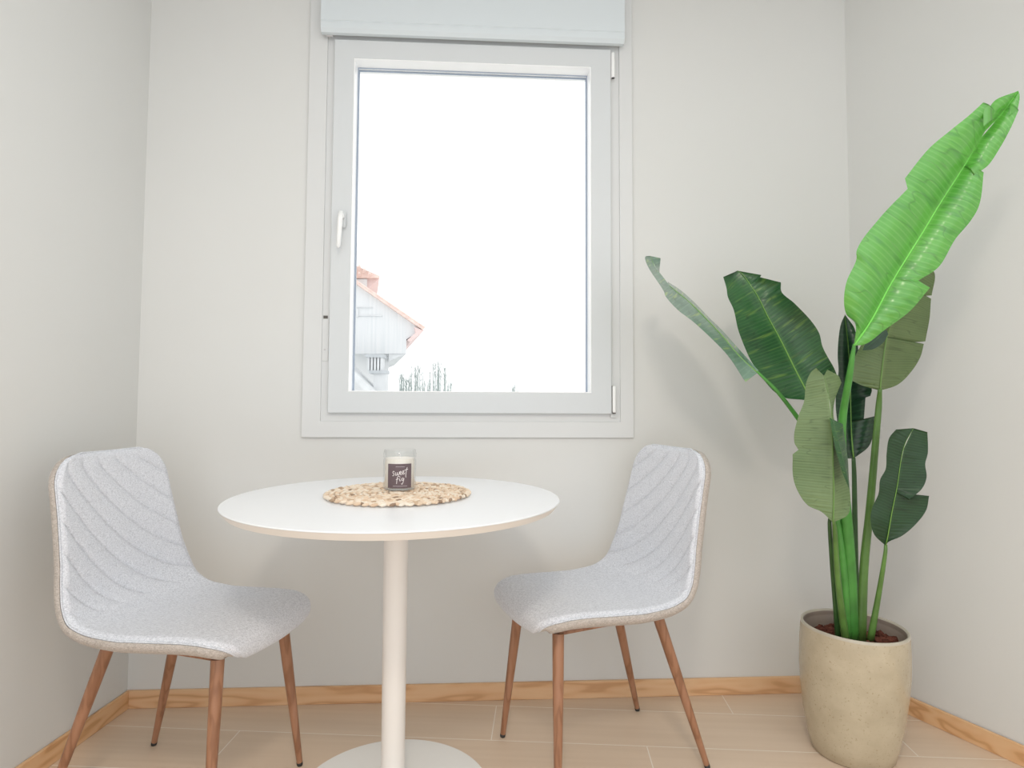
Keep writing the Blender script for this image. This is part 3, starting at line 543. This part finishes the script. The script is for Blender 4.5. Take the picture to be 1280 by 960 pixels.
STEMS=[('sg',[[0.998,1.56,1.139,0.004],[1.0,1.575,1.098,0.0071],[1.006,1.6,1.046,0.0093],[1.02,1.65,0.96,0.0106],[1.026,1.67,0.882,0.0118],[1.046,1.7,0.769,0.0142],[1.067,1.72,0.631,0.0166],[1.086,1.74,0.469,0.0179],[1.095,1.75,0.309,0.0169]]),('sd',[[0.964,1.62,0.684,0.0031],[0.963,1.63,0.665,0.0052],[0.997,1.68,0.553,0.0065],[1.028,1.72,0.432,0.0077],[1.047,1.74,0.314,0.009]]),('so',[[0.961,1.61,0.68,0.0031],[0.977,1.63,0.64,0.0063],[1.006,1.67,0.512,0.0075],[1.034,1.7,0.405,0.0098],[1.056,1.72,0.321,0.0111]]),('sd',[[1.141,1.8,0.821,0.0058],[1.142,1.8,0.755,0.0069],[1.134,1.79,0.57,0.0081],[1.126,1.78,0.297,0.0092]]),('so',[[1.16,1.7,1.025,0.0055],[1.168,1.72,0.97,0.0089],[1.159,1.73,0.833,0.01],[1.147,1.74,0.672,0.0112],[1.133,1.75,0.511,0.0124],[1.119,1.75,0.308,0.0146]]),('so',[[1.138,1.66,0.598,0.0043],[1.135,1.66,0.568,0.0053],[1.134,1.69,0.451,0.0076],[1.121,1.71,0.324,0.0099]]),('sg',[[0.793,1.68,1.071,0.0032],[0.814,1.682,1.052,0.0043],[0.854,1.685,1.014,0.0054],[0.912,1.69,0.943,0.0065],[0.958,1.7,0.88,0.0077],[1.008,1.71,0.767,0.0088],[1.042,1.72,0.631,0.0089],[1.063,1.73,0.472,0.01],[1.075,1.74,0.313,0.0101]]),('sd',[[0.981,1.74,0.988,0.0056],[1.015,1.745,0.912,0.0067],[1.049,1.75,0.785,0.0079],[1.08,1.76,0.6,0.0079],[1.101,1.77,0.437,0.008],[1.114,1.78,0.297,0.0092]])]
plant=thing('banana_plant','tall banana plant with bright and dark green leaves in the beige planter','plant',(PX,PY,.31))
def pobj(name,bm,mat,parent,**k):
    if parent==plant: bmesh.ops.translate(bm,verts=bm.verts[:],vec=(-PX,-PY,-.31))
    else: bmesh.ops.translate(bm,verts=bm.verts[:],vec=(-PX,-PY,-.31))
    return obj(name,bm,mat,parent,**k)
for mt,pts in STEMS:
    P=catmull([p[:3] for p in pts],5); R=[]
    for i in range(len(pts)-1):
        for j in range(5): R.append(pts[i][3]+(pts[i+1][3]-pts[i][3])*j/5)
    R.append(pts[-1][3])
    bm=bmesh.new(); tube(bm,P,R,12,flat=.8); pobj('stem',bm,'s_'+mt,plant,smooth=True)
LAB={'bright':'large bright green leaf, highest and glossiest','edgeon':'leaf seen edge-on, pointing to the window','darkleft':'broad dark green leaf pointing up left','backdark':'dark crinkled leaf hanging behind the stems','olivefront':'pale grey-green leaf underside in front of the stems','foldstrip':'narrow folded dark leaf in front of the stems','oliveright':'olive leaf underside behind the bright leaf','smallright':'small dark green leaf low on the right','underbit':'small dark leaf under the bright one'}
def smooth_rows(rows):
    n=len(rows); E_=[Vector(r[4:7]) for r in rows]; T_=[]
    for i in range(n):     # tangent per point; none at sharp tears
        a=rows[max(i-1,0)]; c=rows[min(i+1,n-1)]
        d1=E_[i]-E_[max(i-1,0)]; d2=E_[min(i+1,n-1)]-E_[i]
        sharp=i in(0,n-1) or d1.length<1e-6 or d2.length<1e-6 or d1.angle(d2)>math.radians(48)
        T_.append(None if sharp else (d1.normalized()+d2.normalized())*.5)
    out=[]
    for i in range(n-1):
        a,b_=rows[i],rows[i+1]; L_=(E_[i+1]-E_[i]).length; ch=E_[i+1]-E_[i]; k_=max(1,int(L_/.005))
        t0=(T_[i]*L_) if T_[i] else ch; t1=(T_[i+1]*L_) if T_[i+1] else ch
        for k in range(k_):
            t=k/k_; e=E_[i]*(2*t**3-3*t*t+1)+t0*(t**3-2*t*t+t)+E_[i+1]*(-2*t**3+3*t*t)+t1*(t**3-t*t)
            out.append([x+(y-x)*t for x,y in zip(a[:4],b_[:4])]+list(e))
    out.append(rows[-1]); return out
for lf in LEAVES:
    bm=bmesh.new(); uvl=bm.loops.layers.uv.new('UVMap'); rn=random.Random(len(lf['key']))
    nu=10; cup=lf['cup']
    for sg,rows in ((-1,lf['L']),(1,lf['R'])):
        dense=[]
        for a,b_ in zip(rows[:-1],rows[1:]):
            dense.append(a)
        dense=smooth_rows(rows); grid=[]
        for r in dense:
            ta,m_,e_=r[0],Vector(r[1:4]),Vector(r[4:7]); line=[]; wv=(e_-m_).length
            toward=Vector((-m_.x*.6,-m_.y,.0)).normalized()
            for j in range(nu+1):
                u=j/nu
                ph=.0011*math.sin(ta*2*PI*30+sg)*math.sin(PI*min(1,u*1.0))*min(1,wv/.05)
                big=.009*mnoise.noise(Vector((ta*4,u*1.2*sg,len(lf['key']))))*u*min(1,wv/.05)
                p=m_.lerp(e_,u)+toward*(cup*math.sin(PI*u)*min(1,wv/.08)+ph+big)
                line.append((bm.verts.new(p),(sg*u,ta)))
            grid.append(line)
        for A_,B_ in zip(grid[:-1],grid[1:]):
            for j in range(nu):
                q=[A_[j],A_[j+1],B_[j+1],B_[j]]
                try: f=bm.faces.new([x[0] for x in q])
                except ValueError: continue
                for lp,x in zip(f.loops,q): lp[uvl].uv=x[1]
    o=pobj('leaf',bm,'l_'+lf['mat'],plant,smooth=True); o['label']=LAB[lf['key']]
    if lf['key'] in('foldstrip','underbit'): continue
    md=catmull(lf['mid'],6); n=len(md); bm=bmesh.new(); off=[Vector((-p.x*.6,-p.y,0)).normalized()*.0015 for p in md]
    r0=.0026 if lf['key'] not in('edgeon','smallright') else .0017
    tube(bm,[p+q for p,q in zip(md,off)],[r0*(1-.8*i/(n-1)) for i in range(n)],8,flat=.6)
    pobj('midrib',bm,{'bright':'rib_bright','olive':'rib_olive','olive2':'rib_olive'}.get(lf['mat'],'rib_dark'),o,smooth=True)

# ---------------------------------------------------------------- outdoors
BL={'gable':[[-3.688,10.0,3.973],[-1.868,10.0,2.809],[-0.777,10.0,2.063],[-1.03,10.0,1.905],[-1.027,10.0,1.674],[-3.627,10.0,1.65]],'lower':[[-3.627,10.0,1.675],[-1.293,10.0,1.697],[-1.26,10.0,-0.581],[-3.568,10.0,-0.572]],'rake':[[-3.69,10.0,4.038],[-1.869,10.0,2.834],[-0.739,10.0,2.076]],'tip':[[-0.739,10.0,2.05],[-0.979,10.0,1.867]],'tower':[[-2.663,10.0,2.898],[-1.667,10.0,2.915],[-1.663,10.0,2.644],[-2.657,10.0,2.629]],'towroof':[[-1.465,10.0,2.958],[-1.874,10.0,3.132],[-2.611,10.0,3.402]],'diag':[[-2.393,10.0,1.967],[-1.922,10.0,1.564],[-1.346,10.0,1.008]],'chim':[[-1.557,9.5,1.574],[-1.333,9.5,1.382],[-1.524,9.5,1.381],[-1.26,9.5,1.334],[-1.464,9.5,1.333],[-1.267,9.5,0.214],[-1.582,9.5,1.623],[-1.312,9.5,1.577]],'vent':[[-1.826,9.95,2.351],[-1.787,9.95,2.262],[-1.422,9.95,2.28],[-1.575,9.95,2.406]]}
xz=lambda k:[(p[0],p[2]) for p in BL[k]]
Y0=10.
GZ=-3.2
bl=thing('house','white gabled house with red clay tile roof outside the window','house',(-3.,12.,GZ))
def bobj(name,bm,mat,parent=None,**k):
    for v in bm.verts: v.co.x-=.17*max(0,v.co.y-Y0)
    bmesh.ops.translate(bm,verts=bm.verts[:],vec=(3.,-12.,-GZ)); return obj(name,bm,mat,parent or bl,**k)
bm=bmesh.new(); prism_y(bm,xz('gable'),Y0,Y0+4); bobj('gable_wall',bm,'clad')
g=xz('lower'); bm=bmesh.new(); prism_y(bm,[(g[0][0],g[0][1]),(g[1][0],g[1][1]),(g[1][0],GZ),(g[0][0],GZ)],Y0+.35,Y0+4); bobj('lower_wall',bm,'ext')
rk=xz('rake'); bm=bmesh.new(); th=.03
prism_y(bm,[rk[0],rk[1],rk[2],(rk[2][0]-.02,rk[2][1]-th),(rk[1][0],rk[1][1]-th),(rk[0][0],rk[0][1]-th)],Y0-.10,Y0+4.3)
# rounded tile ends along the rake
n=34
for i in range(n):
    t_=i/(n-1); a=Vector((rk[0][0],0,rk[0][1])).lerp(Vector((rk[2][0],0,rk[2][1])),t_) if False else None
def along(t_):
    L1=math.dist(rk[0],rk[1]); L2=math.dist(rk[1],rk[2]); s=t_*(L1+L2)
    if s<L1: f=s/L1; return (rk[0][0]+(rk[1][0]-rk[0][0])*f, rk[0][1]+(rk[1][1]-rk[0][1])*f)
    f=(s-L1)/L2; return (rk[1][0]+(rk[2][0]-rk[1][0])*f, rk[1][1]+(rk[2][1]-rk[1][1])*f)
for i in range(n):
    a=along(i/n); b_=along((i+1)/n)
    tube(bm,[(a[0],Y0-.06,a[1]+.012),(b_[0],Y0-.06,b_[1]+.004)],[.018,.024],8)
bobj('roof',bm,'tile')
tp=xz('tip'); bm=bmesh.new(); v=[(tp[0][0]-.16,tp[0][1]+.045),(tp[0][0]-.01,tp[0][1]-.01),(tp[1][0]+.02,tp[1][1]-.01),(tp[1][0]-.03,tp[1][1]+.02),(tp[0][0]-.14,tp[0][1]-.05)]
prism_y(bm,v,Y0-.08,Y0+4.2); bobj('eaves',bm,'soffit')
g=xz('lower'); gg=xz('gable'); bm=bmesh.new()
x1=gg[4][0]; x0=g[1][0]; zt=gg[4][1]
prism_y(bm,[(x0-.01,zt),(x1,zt),(x0-.01,zt-.12)],Y0+.02,Y0+3.9); bobj('soffit_shade_wedge',bm,'concrete')  # grey wedge standing in for the soffit shadow under the overhang
t4=xz('tower'); bm=bmesh.new(); prism_y(bm,t4[:2]+[(t4[1][0],t4[1][1]-1.2),(t4[0][0],t4[0][1]-1.2)],Y0+.24,Y0+1.7)
bobj('dormer_wall',bm,'ext')
tw=xz('towroof'); bm=bmesh.new()
ex,ez=tw[0]; hx=t4[0][0]-.3
prism_y(bm,[(ex,ez),(tw[1][0],tw[1][1]),(tw[2][0],tw[2][1]),(hx,tw[2][1]-.1),(hx,ez-.06),(ex-.02,ez-.03)],Y0+.2,Y0+2.0)
for r_ in range(4):
    for c_ in range(9):
        f=(c_+.5*(r_%2))/9; x=hx+(ex-hx)*f; top=tw[2][1]+(ez-tw[2][1])*max(0,(x-tw[2][0]))/(ex-tw[2][0]); z=ez+.02+r_*.055
        if z<top+.02: tube(bm,[(x,Y0+.19,z+.03),(x,Y0+.14,z-.02)],[.022,.032],8)
bobj('dormer_roof',bm,'tile')
bm=bmesh.new(); prism_y(bm,[(ex-.01,ez-.02),(t4[1][0]-.01,t4[1][1]-.20),(t4[1][0]-.02,ez-.02)],Y0+.3,Y0+1.9); bobj('dormer_eaves',bm,'soffit')
vp=[(p[0],p[2]) for p in BL['vent']]
bm=bmesh.new(); z=vp[0][1]
box(bm,vp[0][0],vp[2][0],Y0-.02,Y0,vp[2][1]-.012,vp[2][1]+.008); box(bm,vp[0][0],vp[0][0]+.03,Y0-.03,Y0,vp[2][1]-.03,vp[0][1]+.03); box(bm,vp[0][0],vp[3][0],Y0-.02,Y0,vp[3][1]-.004,vp[3][1]+.006)
bobj('wall_rail',bm,'concrete')
bm=bmesh.new(); dg=xz('diag'); w=.05
prism_y(bm,[dg[0],dg[1],dg[2],(dg[2][0]-.04,dg[2][1]-.10),(dg[1][0]-.04,dg[1][1]-.06),(dg[0][0],dg[0][1]-.06)],9.2,9.9); bobj('lean_to_roof',bm,'concrete')
c8=[(p[0],p[2]) for p in BL['chim']]
bm=bmesh.new(); box(bm,c8[4][0],c8[5][0],9.5,9.72,GZ,c8[4][1]); ch=bobj('chimney_stack',bm,'concrete')
bm=bmesh.new(); box(bm,c8[2][0],c8[3][0],9.46,9.76,c8[3][1],c8[2][1]); bobj('chimney_slab',bm,'slot',ch)
bm=bmesh.new(); box(bm,c8[6][0],c8[7][0],9.46,9.76,c8[7][1],c8[6][1]); bobj('chimney_cap',bm,'slot',ch)
bm=bmesh.new(); n=5; W=c8[1][0]-c8[0][0]
for i in range(n):
    x=c8[0][0]+W*i/(n-1)*.86; box(bm,x,x+W*.14,9.49,9.73,c8[1][1],c8[7][1])
bobj('chimney_louvre',bm,'concrete',ch)
bm=bmesh.new(); box(bm,c8[0][0]+.02,c8[1][0]-.02,9.56,9.68,c8[1][1],c8[7][1]); bobj('chimney_core',bm,'slot',ch)
TREES=[([-0.705,14.0,1.808],0.27),([-1.265,14.5,1.777],0.205),([-1.57,14.8,1.582],0.171),([-1.019,15.0,1.479],0.154),([1.06,15.0,1.359],0.097),([-0.539,15.5,1.539],0.12)]
tl_=['bare pale tree nearest the right of the three beyond the house','bare pale tree in the middle of the group beyond the house','bare pale tree closest to the house wall outside','short bare treetop low between the two taller bare trees','tiny treetop alone at the sill, right of the other trees','faint low treetop just right of the tallest bare tree']
for (ap,w),lb in zip(TREES,tl_):
    rn=random.Random(int(w*1000)); bm=bmesh.new(); x,y,zt=ap; x=float(x)
    t=thing('bare_tree',lb,'tree',(x,y,GZ),0,'bare trees beyond the house')
    hgt=zt-GZ
    tb_=bmesh.new(); tube(tb_,[(0,0,0),(0,0,hgt*.5),(0,0,hgt*.97)],[.12,.06,.006],8); obj('trunk',tb_,'twig',t,True)
    nb=6 if w>.12 else 3
    for q in range(nb*2):
        a=2*PI*q/(nb*2)+rn.uniform(-.3,.3); r_=w*rn.uniform(.2,1.0); top=hgt-(r_/w)**1.5*rn.uniform(.15,.45)-(.0 if q else 0)
        bx,by=r_*math.cos(a),r_*math.sin(a)*.8
        P=[Vector((bx*.25,by*.25,top-1.9)),Vector((bx*.75,by*.75,top-1.1)),Vector((bx*.95,by*.95,top-.45)),Vector((bx,by,top))]
        tube(bm,P,[.016,.012,.009,.004],4)
        for k in range(22):
            f=rn.uniform(.12,.98); z=f*3; j=min(2,int(z)); c_=P[j].lerp(P[j+1],z-j); aa=rn.uniform(0,2*PI); L_=rn.uniform(.06,.16)
            e=c_+Vector((math.cos(aa)*L_*.35,math.sin(aa)*L_*.35,L_)); e.z=min(e.z,hgt)
            tube(bm,[c_,e],[.006,.003],3)
    obj('twigs',bm,'twig',t)
bm=bmesh.new(); box(bm,-40,40,3.5,60,GZ-.2,GZ); struct(obj('ground',bm,'ground'))

# ---------------------------------------------------------------- light
w=bpy.data.worlds.new('sky'); bpy.context.scene.world=w; w.use_nodes=True
nt=w.node_tree; bg=nt.nodes['Background']
tc=N(nt,'ShaderNodeTexCoord'); n=N(nt,'ShaderNodeTexNoise'); n.inputs['Scale'].default_value=2.2; n.inputs['Detail'].default_value=4; nt.links.new(tc.outputs['Generated'],n.inputs[0])
nt.links.new(ramp(nt,n.outputs['Fac'],[(.3,(.955,.965,.97)),(.6,(.985,.985,.985))]),bg.inputs[0]); bg.inputs[1].default_value=1.5
def area(name,loc,rot,size,power,col,sy=None):
    l=bpy.data.lights.new(name,'AREA'); l.energy=power; l.color=col; l.size=size
    if sy: l.shape='RECTANGLE'; l.size_y=sy
    o=bpy.data.objects.new(name,l); C.objects.link(o); o.location=loc; o.rotation_euler=rot; return o
area("ceiling_lamp",(-.05,-.30,2.40),(0,0,0),.32,21,(1.,.90,.77))
area("added_table_fill",(.0,.85,2.44),(0,0,0),1.5,5,(.80,.92,1.),1.1)  # unseen cool fill light, added to brighten the tabletop and seats

# ---------------------------------------------------------------- camera
cam=bpy.data.cameras.new('camera'); co=bpy.data.objects.new('camera',cam); C.objects.link(co)
R_=Vector((0.99825425,-0.05880736,0.00549137)); U_=Vector((-0.00843292,-0.04988933,0.99871915)); F_=Vector((0.05845807,0.99702194,0.05029815))
mw=Matrix(((R_.x,U_.x,-F_.x,0),(R_.y,U_.y,-F_.y,0),(R_.z,U_.z,-F_.z,.9973),(0,0,0,1))); co.matrix_world=mw
cam.sensor_width=36; cam.lens=777.192/1280*36; cam.shift_x=(640-633.8126)/1280; cam.shift_y=(456.5511-480)/1280
cam.clip_start=.02; cam.clip_end=200
sc=bpy.context.scene; sc.camera=co
sc.view_settings.view_transform='Standard'; sc.view_settings.look='None'; sc.view_settings.exposure=0; sc.view_settings.gamma=1
